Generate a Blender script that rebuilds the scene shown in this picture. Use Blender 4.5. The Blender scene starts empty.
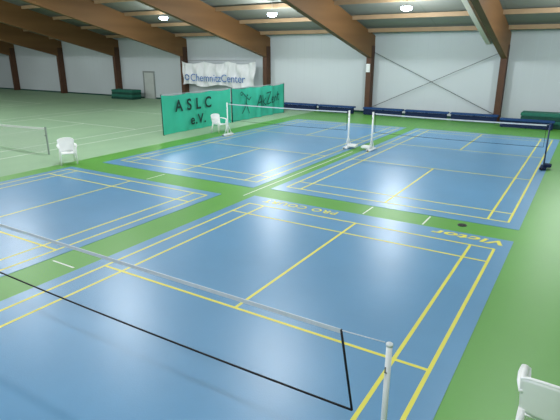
import bpy, bmesh, random
from math import *
from mathutils import Vector, Matrix
random.seed(4)
S=bpy.context.scene
S.view_settings.view_transform='Standard'
COL=S.collection
# ---------------------------------------------------------------- materials
def s2l(c):
    return tuple(((v/255)/12.92 if v/255<=.04045 else ((v/255+.055)/1.055)**2.4) for v in c)+(1,)
def mat(name,c,rough=.5,spec=.5,metal=0,noise=0,nscale=3,bump=0,bscale=200,c2=None,emit=0):
    m=bpy.data.materials.new(name);m.use_nodes=True;nt=m.node_tree;b=nt.nodes['Principled BSDF']
    b.inputs['Roughness'].default_value=rough;b.inputs['Metallic'].default_value=metal
    b.inputs['Specular IOR Level'].default_value=spec
    col=s2l(c);b.inputs['Base Color'].default_value=col
    tc=nt.nodes.new('ShaderNodeTexCoord')
    if noise or c2:
        n=nt.nodes.new('ShaderNodeTexNoise');n.inputs['Scale'].default_value=nscale;n.inputs['Detail'].default_value=5
        nt.links.new(tc.outputs['Object'],n.inputs['Vector'])
        r=nt.nodes.new('ShaderNodeValToRGB');r.color_ramp.elements[0].position=.3;r.color_ramp.elements[1].position=.7
        k=1-noise
        r.color_ramp.elements[0].color=s2l(c2) if c2 else (col[0]*k,col[1]*k,col[2]*k,1)
        r.color_ramp.elements[1].color=col
        nt.links.new(n.outputs['Fac'],r.inputs['Fac']);nt.links.new(r.outputs['Color'],b.inputs['Base Color'])
    if bump:
        n=nt.nodes.new('ShaderNodeTexNoise');n.inputs['Scale'].default_value=bscale
        nt.links.new(tc.outputs['Object'],n.inputs['Vector'])
        bp=nt.nodes.new('ShaderNodeBump');bp.inputs['Strength'].default_value=bump;bp.inputs['Distance'].default_value=.01
        nt.links.new(n.outputs['Fac'],bp.inputs['Height']);nt.links.new(bp.outputs['Normal'],b.inputs['Normal'])
    if emit:
        b.inputs['Emission Color'].default_value=col;b.inputs['Emission Strength'].default_value=emit
    return m
M_blue=mat('blue_vinyl',(96,150,190),.34,.55,noise=.10,nscale=.6,bump=.12,bscale=60)
M_green=mat('green_vinyl',(92,160,64),.42,.45,noise=.12,nscale=.4,bump=.15,bscale=60)
M_yel=mat('yellow_line_paint',(228,222,88),.45,.4,noise=.06,nscale=4)
M_wline=mat('white_line_paint',(225,232,225),.5,.4,noise=.05,nscale=4)
M_carpet=mat('tennis_carpet',(148,180,146),.7,.3,c2=(140,172,140),nscale=.5,bump=.05,bscale=100)
M_white=mat('white_plastic',(242,245,245),.35,.5,noise=.03,nscale=6)
M_post=mat('post_paint',(216,222,222),.35,.5,noise=.06,nscale=8)
M_black=mat('black_cord',(14,16,20),.6,.3,noise=.2,nscale=20)
M_tape=mat('net_tape',(194,204,212),.6,.3,noise=.06,nscale=14)
M_darkp=mat('dark_post_paint',(28,52,94),.4,.5,noise=.1,nscale=8)
M_rubber=mat('black_rubber',(20,22,24),.6,.3,noise=.2,nscale=9)
M_wheel=mat('grey_wheel_rubber',(150,156,158),.6,.3,noise=.1,nscale=9)
M_tarp=mat('green_tarp',(64,190,162),.7,.25,c2=(56,178,148),nscale=.9,bump=.3,bscale=4)
M_tarpd=mat('green_tarp_panel',(60,178,154),.7,.25,c2=(50,160,136),nscale=.9,bump=.3,bscale=4)
M_ink=mat('black_print',(20,60,54),.6,.3,noise=.2,nscale=9)
M_ink2=mat('faded_print',(24,84,76),.6,.3,noise=.2,nscale=9)
M_blueink=mat('blue_print',(84,122,180),.6,.3,noise=.1,nscale=9)
M_banner=mat('banner_cloth',(226,230,232),.7,.2,noise=.06,nscale=3,bump=.3,bscale=5)
M_strip=mat('pale_strip',(222,218,206),.7,.2,noise=.06,nscale=3)
M_navy=mat('navy_padding',(44,76,126),.85,.15,noise=.15,nscale=4)
M_navyd=mat('dark_navy_frame',(28,42,72),.8,.15,noise=.15,nscale=4)
M_dgreen=mat('dark_green_padding',(24,74,62),.7,.3,noise=.2,nscale=5)
M_dgreen2=mat('teal_padding_edge',(40,110,92),.7,.3,noise=.2,nscale=5)
M_house=mat('lamp_housing',(150,156,156),.4,.5,metal=.2,noise=.1,nscale=9)
M_glow=mat('lamp_glass',(214,230,255),.3,.5,noise=.02,emit=40)
M_steel=mat('steel_cable',(70,74,74),.4,.5,metal=.5,noise=.1,nscale=9)
M_tpost=mat('tennis_post_paint',(150,164,156),.5,.4,noise=.1,nscale=9)
M_door=mat('door_paint',(186,194,190),.5,.4,noise=.08,nscale=3)
M_dframe=mat('door_frame_paint',(138,146,144),.5,.4,noise=.08,nscale=3)
M_col=mat('column_paint',(84,58,42),.6,.3,noise=.2,nscale=3)
def wood():
    m=mat('glulam_timber',(136,92,56),.6,.3);nt=m.node_tree;b=nt.nodes['Principled BSDF']
    tc=nt.nodes.new('ShaderNodeTexCoord');mp=nt.nodes.new('ShaderNodeMapping');mp.inputs['Scale'].default_value=(1,.12,1.5)
    n=nt.nodes.new('ShaderNodeTexNoise');n.inputs['Scale'].default_value=1.0;n.inputs['Detail'].default_value=2
    r=nt.nodes.new('ShaderNodeValToRGB');r.color_ramp.elements[0].color=s2l((110,79,48));r.color_ramp.elements[1].color=s2l((128,94,59))
    r.color_ramp.elements[0].position=.3;r.color_ramp.elements[1].position=.7
    nt.links.new(tc.outputs['Object'],mp.inputs['Vector']);nt.links.new(mp.outputs[0],n.inputs['Vector']);nt.links.new(n.outputs['Fac'],r.inputs['Fac']);nt.links.new(r.outputs['Color'],b.inputs['Base Color'])
    return m
M_wood=wood()
def panelmat(name,c,cs,axis,w,dark,k=.88):
    m=mat(name,c,.7,.2);nt=m.node_tree;b=nt.nodes['Principled BSDF']
    tc=nt.nodes.new('ShaderNodeTexCoord');sp=nt.nodes.new('ShaderNodeSeparateXYZ');nt.links.new(tc.outputs['Object'],sp.inputs[0])
    d=nt.nodes.new('ShaderNodeMath');d.operation='DIVIDE';d.inputs[1].default_value=w;nt.links.new(sp.outputs[axis],d.inputs[0])
    f=nt.nodes.new('ShaderNodeMath');f.operation='FRACT';nt.links.new(d.outputs[0],f.inputs[0])
    l=nt.nodes.new('ShaderNodeMath');l.operation='LESS_THAN';l.inputs[1].default_value=cs;nt.links.new(f.outputs[0],l.inputs[0])
    n=nt.nodes.new('ShaderNodeTexNoise');n.inputs['Scale'].default_value=.15;n.inputs['Detail'].default_value=1;nt.links.new(tc.outputs['Object'],n.inputs['Vector'])
    r=nt.nodes.new('ShaderNodeValToRGB');col=s2l(c);r.color_ramp.elements[0].color=(col[0]*k,col[1]*k,col[2]*k,1);r.color_ramp.elements[1].color=col
    r.color_ramp.elements[0].position=.35;r.color_ramp.elements[1].position=.65;nt.links.new(n.outputs['Fac'],r.inputs['Fac'])
    mx=nt.nodes.new('ShaderNodeMix');mx.data_type='RGBA';nt.links.new(l.outputs[0],mx.inputs[0]);nt.links.new(r.outputs['Color'],mx.inputs[6]);mx.inputs[7].default_value=s2l(dark)
    nt.links.new(mx.outputs[2],b.inputs['Base Color']);return m
M_wall=panelmat('wall_panel',(196,206,210),.03,0,.65,(186,196,200),.84)
M_wall2=panelmat('side_wall_panel',(196,206,210),.03,1,.65,(186,196,200))
M_ceil=panelmat('ceiling_panel',(132,136,130),.02,0,3.9,(124,128,122))
M_purl=mat('purlin_timber',(156,132,102),.6,.3,noise=.15,nscale=2)
def netmat(name,c,cell,th,ax=0):
    m=bpy.data.materials.new(name);m.use_nodes=True;nt=m.node_tree;b=nt.nodes['Principled BSDF'];b.inputs['Base Color'].default_value=s2l(c);b.inputs['Roughness'].default_value=.8
    tc=nt.nodes.new('ShaderNodeTexCoord');sp=nt.nodes.new('ShaderNodeSeparateXYZ');nt.links.new(tc.outputs['Object'],sp.inputs[0]);o=[]
    for a in (ax,2):
        d=nt.nodes.new('ShaderNodeMath');d.operation='DIVIDE';d.inputs[1].default_value=cell;nt.links.new(sp.outputs[a],d.inputs[0])
        f=nt.nodes.new('ShaderNodeMath');f.operation='FRACT';nt.links.new(d.outputs[0],f.inputs[0])
        l=nt.nodes.new('ShaderNodeMath');l.operation='LESS_THAN';l.inputs[1].default_value=th;nt.links.new(f.outputs[0],l.inputs[0]);o.append(l)
    mx=nt.nodes.new('ShaderNodeMath');mx.operation='MAXIMUM';nt.links.new(o[0].outputs[0],mx.inputs[0]);nt.links.new(o[1].outputs[0],mx.inputs[1])
    t=nt.nodes.new('ShaderNodeBsdfTransparent');ms=nt.nodes.new('ShaderNodeMixShader');nt.links.new(mx.outputs[0],ms.inputs[0]);nt.links.new(t.outputs[0],ms.inputs[1]);nt.links.new(b.outputs[0],ms.inputs[2])
    nt.links.new(ms.outputs[0],nt.nodes['Material Output'].inputs[0]);return m
M_mesh=netmat('badminton_mesh',(80,110,140),.02,.016)
M_meshT=netmat('tennis_mesh',(214,222,216),.045,.2)
# ---------------------------------------------------------------- helpers
def mk(name,V,F,mats,parent=None,loc=(0,0,0),smooth=False,idx=None):
    me=bpy.data.meshes.new(name);me.from_pydata([tuple(v) for v in V],[],F)
    for m in (mats if isinstance(mats,list) else [mats]): me.materials.append(m)
    if idx:
        for p,i in zip(me.polygons,idx): p.material_index=i
    if smooth:
        for p in me.polygons:p.use_smooth=True
    me.update();o=bpy.data.objects.new(name,me);COL.objects.link(o);o.location=loc
    if parent:o.parent=parent
    return o
def empty(name,loc,label,cat,group=None,rz=0):
    o=bpy.data.objects.new(name,None);o.empty_display_size=.2;COL.objects.link(o);o.location=loc;o.rotation_euler=(0,0,rz)
    tag(o,label,cat,group);return o
def tag(o,label,cat,group=None):
    o['label']=label;o['category']=cat
    if group:o['group']=group
def boxes(L):
    V=[];F=[]
    for (x0,y0,z0,x1,y1,z1) in L:
        b=len(V);V+=[(x0,y0,z0),(x1,y0,z0),(x1,y1,z0),(x0,y1,z0),(x0,y0,z1),(x1,y0,z1),(x1,y1,z1),(x0,y1,z1)]
        F+=[tuple(b+i for i in f) for f in ((0,3,2,1),(4,5,6,7),(0,1,5,4),(1,2,6,5),(2,3,7,6),(3,0,4,7))]
    return V,F
def box(name,L,m,parent=None,loc=(0,0,0),bev=0):
    V,F=boxes(L);o=mk(name,V,F,m,parent,loc)
    if bev:
        bm=bmesh.new();bm.from_mesh(o.data);bmesh.ops.bevel(bm,geom=bm.edges[:],offset=bev,segments=2,affect='EDGES');bm.to_mesh(o.data);bm.free()
    return o
def tubeVF(path,r,seg=10,flat=None):
    V=[];F=[];path=[Vector(p) for p in path];n=len(path)
    for i,p in enumerate(path):
        d=(path[min(i+1,n-1)]-path[max(i-1,0)]).normalized()
        a=Vector((0,0,1)) if abs(d.z)<.9 else Vector((1,0,0))
        u=d.cross(a).normalized();w=u.cross(d).normalized();rr=r[i] if isinstance(r,(list,tuple)) else r
        for k in range(seg):
            t=2*pi*k/seg;V.append(p+u*cos(t)*rr*(flat or 1)+w*sin(t)*rr)
    for i in range(n-1):
        for k in range(seg):
            a=i*seg+k;b=i*seg+(k+1)%seg;F.append((a,b,b+seg,a+seg))
    F.append(tuple(range(seg-1,-1,-1)));F.append(tuple((n-1)*seg+k for k in range(seg)))
    return V,F
def tube(name,path,r,m,parent=None,seg=10,loc=(0,0,0),flat=None):
    V,F=tubeVF(path,r,seg,flat)
    return mk(name,V,F,m,parent,loc,smooth=True)
def text(name,body,size,m,parent,mw,spacing=1,shear=0,bold=.006):
    c=bpy.data.curves.new(name,'FONT');c.body=body;c.size=size;c.space_character=spacing;c.shear=shear;c.extrude=.001;c.offset=bold*size/.3
    t=bpy.data.objects.new(name+'_tmp',c);COL.objects.link(t);dg=bpy.context.evaluated_depsgraph_get()
    me=bpy.data.meshes.new_from_object(t.evaluated_get(dg));bpy.data.objects.remove(t)
    me.materials.clear();me.materials.append(m);me.transform(mw);me.name=name
    o=bpy.data.objects.new(name,me);COL.objects.link(o);o.parent=parent;return o
def copytree(root,loc,rz=None,label=None):
    c=root.copy();COL.objects.link(c);c.location=loc
    if rz is not None:c.rotation_euler=(0,0,rz)
    if label:c['label']=label
    def rec(src,dst):
        for ch in src.children:
            k=ch.copy();COL.objects.link(k);k.parent=dst;rec(ch,k)
    rec(root,c);return c
# ---------------------------------------------------------------- room
WY=27.5;NY=-16.;LX=-60.;RX=14.;EH=4.0;SL=.25;RYD=4.
def roofz(y): return EH+.9+SL*(WY-y) if y>RYD else EH+.9+SL*(WY-RYD)-SL*(RYD-y)
V=[];F=[];I=[]
def quad(x0,y0,x1,y1,z,i):
    b=len(V);V.extend([(x0,y0,z),(x1,y0,z),(x1,y1,z),(x0,y1,z)]);F.append((b,b+1,b+2,b+3));I.append(i)
GX=-11.5
quad(LX,NY,GX,WY,0,1);quad(GX,NY,RX,WY,0,0)
w=.025
for cx in (-19.7,-37.5):
    for s in (-1,1):
        for hx in (5.485,4.115): quad(cx+s*hx-w,-3.9,cx+s*hx+w,19.8,.003,2)
    for y in (-3.9,1.5,14.3,19.8): quad(cx-(5.485 if y in(-3.9,19.8) else 4.115),y-w,cx+(5.485 if y in(-3.9,19.8) else 4.115),y+w,.003,2)
    quad(cx-w,1.5,cx+w,14.3,.0035,2)
for x0,y0,x1,y1 in ((-.15,7.42,-.11,8.1),(1.33,7.42,1.37,8.1),(-3.62,7.2,-3.585,14.7),(-4.08,1.6,-3.45,1.64),(-7.3,7.1,-7.26,7.9)):
    quad(x0,y0,x1,y1,.003,2)
fl=mk('floor',V,F,[M_green,M_carpet,M_wline],idx=I);fl['kind']='structure'
def struct(o): o['kind']='structure';return o
struct(box('wall_back',[(LX,WY,0,RX,WY+.2,EH+1.2)],M_wall))
struct(mk('wall_left',[(LX,NY,0),(LX,WY,0),(LX,WY,EH+1),(LX,RYD,roofz(RYD)),(LX,NY,roofz(NY))],[(0,1,2,3,4)],M_wall2))
struct(mk('wall_right',[(RX,NY,0),(RX,WY,0),(RX,WY,EH+1),(RX,RYD,roofz(RYD)),(RX,NY,roofz(NY))],[(4,3,2,1,0)],M_wall2))
struct(mk('ceiling',[(LX,WY+.2,roofz(WY)),(RX,WY+.2,roofz(WY)),(RX,RYD,roofz(RYD)),(LX,RYD,roofz(RYD)),(LX,NY,roofz(NY)),(RX,NY,roofz(NY))],[(0,1,2,3),(3,2,5,4)],M_ceil))
struct(box('baseboard_back',[(LX,WY-.03,0,RX,WY,.12)],M_dgreen))
struct(box('door_1',[(-28.6,WY-.05,.0,-27.5,WY-.01,2.15)],M_door,bev=.01))
struct(box('trim_1',[(-28.72,WY-.07,0,-28.6,WY-.01,2.27),(-27.5,WY-.07,0,-27.38,WY-.01,2.27),(-28.6,WY-.07,2.15,-27.5,WY-.01,2.27)],M_dframe))
CX=[-.2-7.85*k for k in range(-1,8)]
for i,x in enumerate(CX):
    c=box('column',[(x-.17,WY-.55,0,x+.17,WY-.02,EH+.2)],M_col,bev=.01);struct(c)
    V=[];F=[]
    pts=[(WY-.02,EH-.65,roofz(WY)-.12),(RYD,roofz(RYD)-1.7,roofz(RYD)-.12),(NY,roofz(NY)-1.4,roofz(NY)-.12)]
    for y,z0,z1 in pts: V+=[(x-.15,y,z0),(x+.15,y,z0),(x+.15,y,z1),(x-.15,y,z1)]
    for k in range(len(pts)-1):
        a=4*k
        for j in range(4): F.append((a+j,a+(j+1)%4,a+4+(j+1)%4,a+4+j))
    F+= [(3,2,1,0),tuple(4*(len(pts)-1)+j for j in range(4))]
    struct(mk('roof_beam',V,F,M_wood))
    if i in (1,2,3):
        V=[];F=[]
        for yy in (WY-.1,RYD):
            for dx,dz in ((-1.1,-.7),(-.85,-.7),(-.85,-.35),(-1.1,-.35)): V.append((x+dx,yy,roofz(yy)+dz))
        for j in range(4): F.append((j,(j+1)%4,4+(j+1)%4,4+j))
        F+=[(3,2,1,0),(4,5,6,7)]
        struct(mk('trim_%d'%(i+1),V,F,M_strip))  # pale strip set beside the beam, following the roof slope
y=WY-1.2
while y>NY:
    z=roofz(y);struct(box('purlin',[(LX,y-.08,z-.26,RX,y+.08,z-.04)],M_purl))
    y-=2.4
a,b=CX[2],CX[1]
struct(tube('bracing_cable',[(a+.2,WY-.2,EH-.2),(b-.2,WY-.2,.4)],.016,M_steel,seg=6))
struct(tube('bracing_cable',[(a+.2,WY-.26,.4),(b-.2,WY-.26,EH-.2)],.016,M_steel,seg=6))
# ---------------------------------------------------------------- courts
def court(x,y,ym,yp,label,letters=False):
    V=[];F=[];I=[]
    def q(x0,y0,x1,y1,z,i):
        b=len(V);V.extend([(x0,y0,z),(x1,y0,z),(x1,y1,z),(x0,y1,z)]);F.append((b,b+1,b+2,b+3));I.append(i)
    v,f=boxes([(-3.33,-ym,.001,3.31,yp,.006)]);V+=v;F+=f;I+=[0]*6
    t=.054;z=.0075
    for s in (-1,1):
        q(s*3.03-t/2,-6.7,s*3.03+t/2,6.7,z,1);q(s*2.57-t/2,-6.7,s*2.57+t/2,6.7,z,1)
        for yy in (1.98,5.94,6.68): q(-3.05,s*yy-t/2,3.05,s*yy+t/2,z+.0003,1)
        q(-t/2,min(s*1.98,s*6.7),t/2,max(s*1.98,s*6.7),z,1)
    o=mk('court_mat',V,F,[M_blue,M_yel],loc=(x,y,0),idx=I)
    tag(o,label,'sports mat','badminton court mats')
    if letters:
        R=Matrix.Rotation(pi,4,'Z')
        text('court_lettering','Victor',.37,M_yel,o,Matrix.Translation((3.2,7.21,.009))@R@Matrix.Diagonal((1.42,1,1,1)),1.12,.2,.010)
        text('court_lettering','PRO COURT',.34,M_yel,o,Matrix.Translation((-.66,7.2,.009))@R@Matrix.Diagonal((1.02,1,1,1)),1.14,0,.004)
    return o
court(0,0,7,7.35,'blue vinyl badminton court with yellow lines and lettering',True)
court(-7.52,0,7,7.0,'blue vinyl badminton court with yellow lines, no lettering')
court(0,15.3,7.12,7.0,'blue vinyl badminton court beside the hall wall benches')
court(-7.15,15.3,7.28,7.0,'blue vinyl badminton court beside the green tarpaulin screen')
# ---------------------------------------------------------------- nets and posts
def bnet(x0,x1,y,label,sag=.02,gap=.3,top=1.5,th=.055,bs=0,cr=.011,sl=0,hh=.76):
    cx=(x0+x1)/2;h=(x1-x0)/2;e=empty('badminton_net',(cx,y,0),label,'net','badminton nets')
    N=24;m=h-gap;mt=m-sl
    tz=lambda u: top-sag*(1-u*u); bz=lambda u: top-hh-(sag+bs)*(1-u*u)
    V=[];F=[]
    for i in range(N+1):
        u=-1+2*i/N;V+=[(u*m,0,bz(u)),(u*mt,0,tz(u))]
    for i in range(N): F.append((2*i,2*i+2,2*i+3,2*i+1))
    mk('net_mesh',V,F,M_mesh,e)
    V=[];F=[]
    for i in range(N+1):
        u=-1+2*i/N
        V+=[(u*mt,-.006,tz(u)-th),(u*mt,-.006,tz(u)),(u*mt,.006,tz(u)),(u*mt,.006,tz(u)-th)]
    for i in range(N):
        for j in range(4): F.append((4*i+j,4*i+(j+1)%4,4*i+4+(j+1)%4,4*i+4+j))
    mk('top_tape',V,F,M_tape,e)
    P=[(-1+2*i/N) for i in range(N+1)]
    tube('bottom_cord',[(u*m,0,bz(u)) for u in P],cr,M_black,e,6)
    for s in (-1,1):
        tube('side_cord',[(s*m,0,bz(1)),(s*mt,0,top)],cr,M_black,e,6)
        tube('tension_cord',[(s*(h-.04),0,top+.005),(s*mt,0,top-.01)],.005,M_tape,e,6)
    return e
bnet(-4.1,3.12,0,'badminton net with white top tape and dark bottom cord',sag=.0,gap=.30,top=1.515,th=.04,bs=.04,sl=.14,hh=.79)
bnet(-10.35,-4.08,15.3,'far badminton net beside the green tarpaulin screen',gap=.1,cr=.007,th=.045)
bnet(-3.05,3.2,15.3,'badminton net strung near the wall benches',gap=.1,cr=.007,th=.045)
def post(x,y,label,mp,mb,sx=1,h=1.52,r=.024,mwh=None):
    e=empty('net_post',(x,y,0),label,'post','badminton net posts')
    tube('pole',[(0,0,.05),(0,0,h)],r,mp,e,14)
    tube('pole_cap',[(0,0,h),(0,0,h+.02),(0,0,h+.03)],[r*1.15,r*1.15,r*.6],mp,e,14)
    box('base',[(-.1,-.32,.018,.1,.32,.085)],mb,e,bev=.012)
    if sx: box('counterweight',[(min(0,sx*.4),-.16,.085,max(0,sx*.4),.16,.18)],mb,e,bev=.02)
    for s in (-1,1):
        tube('brace',[(0,s*.28,.06),(0,0,.55)],.014,mp,e,8)
        tube('wheel',[(-.05,s*.36,.05),(0,s*.36,.05)],.04,mwh or M_rubber,e,12)
    tube('cord_hook',[(0,-r,h-.25),(0,-r-.04,h-.22),(0,-r-.04,h-.17)],.006,M_steel,e,6)
    return e
post(3.12,0,'light grey steel badminton net post',M_post,M_post,1,1.5,.026)
post(-4.1,0,'light grey steel net post beside the green strip',M_post,M_post,0)
post(-4.08,15.3,'white net post on a weighted base beside its twin',M_white,M_white,1,1.52,.036,M_wheel)
post(-3.05,15.3,'white net post on a weighted base between two courts',M_white,M_white,-1,1.52,.036,M_wheel)
post(-10.35,15.3,'white net post near the green tarpaulin screen',M_white,M_white,0,1.52,.028,M_wheel)
post(3.2,15.3,'dark blue net post on a dark weighted base',M_darkp,M_navyd,.6,1.52,.026)
# tennis net
e=empty('tennis_net',(-19.7,7.9,0),'pale tennis net with white headband between two posts','net')
N=20;V=[];F=[];hw=6.2
tz=lambda u:.92+.13*u*u
for i in range(N+1):
    u=-1+2*i/N;V+=[(u*hw,0,.02),(u*hw,0,tz(u))]
for i in range(N):F.append((2*i,2*i+2,2*i+3,2*i+1))
mk('net_mesh',V,F,M_meshT,e)
V=[];F=[]
for i in range(N+1):
    u=-1+2*i/N;V+=[(u*hw,-.01,tz(u)-.08),(u*hw,-.01,tz(u)),(u*hw,.01,tz(u)),(u*hw,.01,tz(u)-.08)]
for i in range(N):
    for j in range(4):F.append((4*i+j,4*i+(j+1)%4,4*i+4+(j+1)%4,4*i+4+j))
mk('headband',V,F,M_white,e)
box('center_strap',[(-.025,-.012,0,.025,.012,.92)],M_tape,e)
for sx in (-1,1):
    p=empty('tennis_post',(-19.7+sx*6.26,7.9,0),'grey tennis net post with crank','post','tennis net posts')
    box('pole',[(-.03,-.03,0,.03,.03,1.08)],M_tpost,p,bev=.01)
    tube('crank',[(0,-.03,.75),(0,-.08,.75),(.07,-.08,.75)],.01,M_steel,p,8)
# ---------------------------------------------------------------- monobloc chair
def chair(loc,rz,label):
    e=empty('plastic_armchair',loc,label,'chair','white plastic armchairs',rz)  # front faces -Y
    V=[];F=[];n=10
    for j in range(n+1):
        for i in range(n+1):
            u=-1+2*i/n;v=-1+2*j/n
            x=u*(.255-.02*(v+1)/2);y=v*.25;z=.425-.022*(1-u*u)*(1-v*v)-.03*(v+1)/2-.035*(max(0,(-v-.75)/.25))**2
            V.append((x,y,z))
    for j in range(n):
        for i in range(n):
            a=j*(n+1)+i;F.append((a,a+1,a+n+2,a+n+1))
    s=mk('seat',V,F,M_white,e,smooth=True);md=s.modifiers.new('s','SOLIDIFY');md.thickness=.014;md.offset=-1
    def bx(t,z): return Vector((t*(.24+.08*(z-.4)),.225+.2*(z-.4)+.05*(1-t*t)-.02,z))
    V=[];F=[];nu=22;nz=10
    for j in range(nz+1):
        for i in range(nu+1):
            t=-1+2*i/nu;zt=.80+.07*sqrt(max(0,1-t*t));V.append(bx(t,.40+(zt-.40)*j/nz))
    for j in range(nz):
        for i in range(nu):
            a=j*(nu+1)+i;F.append((a,a+1,a+nu+2,a+nu+1))
    s=mk('backrest',V,F,M_white,e,smooth=True);md=s.modifiers.new('s','SOLIDIFY');md.thickness=.014
    path=[bx(-1,.40+.40*i/7) for i in range(8)]+[bx(-1+2*i/12,.80+.07*sqrt(max(0,1-(-1+2*i/12)**2))) for i in range(1,12)]+[bx(1,.80-.40*i/7) for i in range(8)]
    tube('back_rim',path,.016,M_white,e,10)
    for s in (-1,1):
        tube('armrest',[(s*.255,.28,.66),(s*.285,.12,.67),(s*.295,-.05,.66),(s*.29,-.2,.645),(s*.272,-.25,.60)],[.018,.024,.027,.025,.02],M_white,e,12,flat=1.7)
        tube('leg',[(s*.267,-.25,.61),(s*.25,-.23,.42),(s*.267,-.265,.0)],[.032,.04,.024],M_white,e,10)
        tube('leg',[(s*.225,.21,.43),(s*.255,.31,.0)],[.042,.024],M_white,e,10)
    return e
ch=chair((4.36,1.46,0),radians(178),'white plastic armchair beside the court edge')
copytree(ch,(-11.4,7.3,0),radians(60),'white plastic armchair beside the tennis net post')
copytree(ch,(-11.35,15.9,0),radians(80),'white plastic armchair in front of the green screen')
# ---------------------------------------------------------------- green tarpaulin screen
def screen(x,y0,y1,h,m,label,amp,letters):
    e=empty('tarpaulin_screen',(x,y0,0),label,'screen','green tarpaulin screens')
    L=y1-y0;n=90;V=[];F=[];k=8
    for i in range(n+1):
        y=L*i/n;a=amp*(sin(y*5.1)+.6*sin(y*9.3+1))
        for j in range(k+1):
            t=j/k;V.append((a*(1-.6*t)+.0,y,.03+(h-.03-.06*sin(pi*((y%1.8)/1.8)))*t))
    for i in range(n):
        for j in range(k):
            a=i*(k+1)+j;F.append((a,a+k+1,a+k+2,a+1))
    mk('tarpaulin',V,F,m,e,smooth=True)
    tube('top_rope',[(0,0,h+.01),(0,L,h+.01)],.012,M_tape,e,6)
    for yy in (.03,L-.03): box('support_pole',[(-.05,yy-.03,0,-.0,yy+.03,h+.04)],M_dgreen,e)
    B=Matrix(((0,0,1,.09),(1,0,0,0),(0,1,0,0),(0,0,0,1)))
    for body,yy,zz,sz,sp,sh in letters:
        T=B.copy();T[1][3]=yy;T[2][3]=zz
        text('print_lettering',body,sz,M_ink,e,T,sp,sh,.006)
    return e
sc1=screen(-12.9,13.6,18.9,1.88,M_tarp,'green tarpaulin screen with black club initials',.03,[('ASLC',.8,1.06,.78,1.8,0),('e.V.',1.85,.32,.68,1.15,0)])
sc2=screen(-12.9,19.05,24.7,1.86,M_tarpd,'darker green tarpaulin screen with black player print',.06,[])
def strokes(name,L,parent,y0,z0,s,r,m):
    V=[];F=[]
    for p in L:
        P=[Vector((0,y0+a*s,z0+b*s)) for a,b in p];n=len(P);rr=[r*(.55+.45*sin(pi*(i+.6)/(n+.2))) for i in range(n)]
        v,f=tubeVF(P,rr,8);b=len(V)
        V+=[Vector((.10+q.x*.05,q.y,q.z)) for q in v];F+=[tuple(b+i for i in q) for q in f]
    return mk(name,V,F,m,parent)
strokes('print_lettering',[[(0,0),(.3,.5),(.62,1.05),(.7,1.0),(.78,.5),(.85,.02)],[(.22,.38),(.5,.42),(.9,.5)],
 [(1.0,1.05),(1.02,.5),(1.04,.1)],[(1.45,.75),(1.08,.42),(1.3,.25),(1.55,.08)],
 [(1.6,1.15),(2.0,1.2),(2.35,1.28),(2.0,.75),(1.62,.2),(2.0,.2),(2.4,.3)],
 [(2.5,.5),(2.72,.55),(2.8,.72),(2.62,.75),(2.48,.5),(2.6,.25),(2.85,.3)],
 [(2.95,.32),(3.0,.75)],[(3.0,.6),(3.15,.8),(3.25,.7),(3.28,.38)],[(3.5,1.2),(3.48,.7),(3.55,.42),(3.7,.45)],[(3.35,.88),(3.75,.95)]],sc2,2.3,.62,.68,.048,M_ink2)
fig=[[(0,.2),(.35,.55),(.55,.95)],[(.9,.15),(.7,.55),(.55,.95)],[(.55,.95),(.6,1.3)],[(.6,1.28),(.9,1.1),(1.15,1.3)],[(.6,1.28),(.35,1.45),(.15,1.62)],[(.15,1.62),(0,1.7),(-.12,1.62),(-.1,1.5),(.05,1.48),(.15,1.62)],[(.60,1.36),(.68,1.5),(.74,1.42),(.66,1.36)]]
strokes('player_emblem',fig,sc2,.8,.25,.82,.038,M_ink2)
# white banner on the wall
bx0,bx1,bz0,bz1=-23.6,-16.6,1.35,3.15
e=empty('wall_banner',(bx0,WY-.75,0),'white wrinkled cloth banner with blue lettering between columns','banner')
V=[];F=[];n=160;k=14
def bw(x,t): return .12*sin(x*6+2.5*t)+.07*sin(x*10.3+2-4*t)+.05*sin(x*3+9*t)
for i in range(n+1):
    x=(bx1-bx0)*i/n
    for j in range(k+1):
        t=j/k;zt=bz1-.2*abs(sin(x*1.35));zb=bz0+.1*sin(x*2.1);V.append((x,bw(x,t),zb+(zt-zb)*t))
for i in range(n):
    for j in range(k):
        a=i*(k+1)+j;F.append((a,a+k+1,a+k+2,a+1))
mk('banner_cloth',V,F,M_banner,e,smooth=True)
T=Matrix(((1,0,0,1.05),(0,0,-1,-.235),(0,1,0,1.68),(0,0,0,1)))
text('banner_lettering','ChemnitzCenter',.78,M_blueink,e,T,.98,0,.001)
tube('banner_emblem',[(.7+.2*cos(t),-.235,1.94+.2*sin(t)) for t in [q*.5 for q in range(13)]],.04,M_blueink,e,8)
tube('banner_rope',[(-.1,0,3.2),(7.1,0,3.2)],.012,M_steel,e,6)
# ---------------------------------------------------------------- benches & pads by the wall
def bench(x,y,L,label):
    e=empty('gym_bench',(x,y,0),label,'bench','blue benches along the wall')
    box('seat',[(0,-.2,.36,L,.2,.46)],M_navy,e,bev=.02)
    box('side_panel',[(.05,-.17,.02,L-.05,-.13,.35)],M_navyd,e)
    for lx in (.12,L/2-.03,L-.18): box('leg',[(lx,-.15,0,lx+.06,.15,.37)],M_navyd,e)
    return e
b0=bench(-14.0,26.55,2.6,'low bench with blue seat against the hall wall')
for i in range(1,5): copytree(b0,(-14+2.72*i+(.5 if i>1 else 0),26.55,0))
copytree(b0,(.25,25.35,0),label='low bench with blue seat before the stacked gym mats')
def pads(loc,w,label):
    e=empty('mat_stack',loc,label,'gym mats','stacked gym mats')
    z=.0
    for i in range(4):
        dx=random.uniform(-.05,.05);box('gym_mat',[(dx,-.5,z,w+dx,.5,z+.19)],M_dgreen if i%2==0 else M_dgreen2,e,bev=.03);z+=.195
    return e
pads((1.2,26.2,0),2.9,'stack of dark green gym mats beside the column')
pads((-30.9,26.2,0),2.6,'stack of dark green mats on the tennis carpet')
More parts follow.
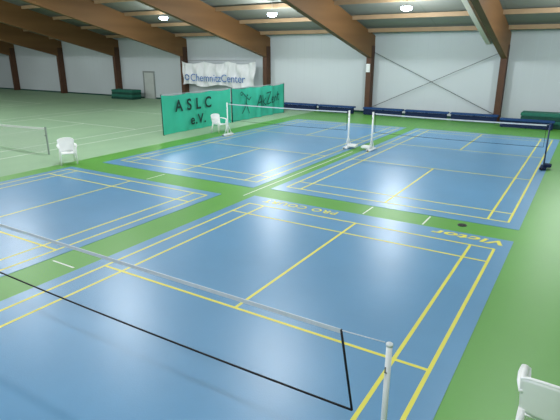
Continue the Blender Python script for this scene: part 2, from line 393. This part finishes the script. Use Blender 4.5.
o=empty('switch_box',(CX[2],WY-.55,0),'small white electric box mounted on a column','switch box')
box('housing',[(-.12,-.1,2.6,.12,-.002,3.1)],M_white,o,bev=.01);box('front_cover',[(-.09,-.12,2.65,.09,-.1,3.05)],M_post,o,bev=.005)
o=empty('floor_socket',(2.15,7.85,0),'small round black floor socket cover on green vinyl','socket cover')
tube('cover',[(0,0,.0),(0,0,.012),(0,0,.018)],[.09,.09,.07],M_rubber,o,20)
tube('rim',[(.095*cos(t),.095*sin(t),.006) for t in [k*2*pi/20 for k in range(21)]],.012,M_steel,o,6)
# ---------------------------------------------------------------- lamps
def lamp(x,y,z):
    e=empty('high_bay_lamp',(x,y,z),'bright white high-bay lamp hanging below the roof','lamp','high-bay lamps')
    tube('reflector',[(0,0,.07),(0,0,.055),(0,0,.03)],[.1,.18,.22],M_house,e,24)
    tube('lamp_glass',[(0,0,.029),(0,0,-.04),(0,0,-.11),(0,0,-.16)],[.25,.26,.22,.1],M_glow,e,24)
    tube('suspension_rod',[(0,0,.07),(0,0,roofz(y)-z-.05)],.01,M_house,e,6)
    L=bpy.data.lights.new('lamp_light','POINT');L.shadow_soft_size=.35;L.energy=E;L.color=(.97,.99,1)
    lo=bpy.data.objects.new('lamp_light',L);COL.objects.link(lo);lo.parent=e;lo.location=(0,0,-.6)
    return e
E=600
for x in (3.9,-3.9,-11.45): lamp(x,21,5.82)
E=250
lamp(-19.6,21,5.9)
E=960
for k in range(-1,6): lamp(-4.1-7.85*k,9.6,8.2)  # row out of view above, added to light the hall's left side
E=620
for k in range(-1,2): lamp(-4.1-7.85*k,-2.5,7.2)  # unseen row added near the camera to brighten the dim foreground
W=bpy.data.worlds.new('World');S.world=W;W.use_nodes=True;bg=W.node_tree.nodes['Background'];bg.inputs[0].default_value=(.94,.97,1,1);bg.inputs[1].default_value=1.35  # soft grey fill, let in by leaving the near side open
# camera
cx,cy,cz,yaw,pitch,f=4.2092,-3.4852,3.8175,.554,.3108,492.
fw=Vector((-sin(yaw)*cos(pitch),cos(yaw)*cos(pitch),-sin(pitch)));rt=Vector((cos(yaw),sin(yaw),0));up=rt.cross(fw)
cam=bpy.data.cameras.new('camera');co=bpy.data.objects.new('camera',cam);COL.objects.link(co)
mw=Matrix((rt,up,-fw)).transposed().to_4x4();mw.translation=(cx,cy,cz);co.matrix_world=mw
cam.sensor_width=36;cam.lens=f/560*36;cam.clip_end=300;S.camera=co
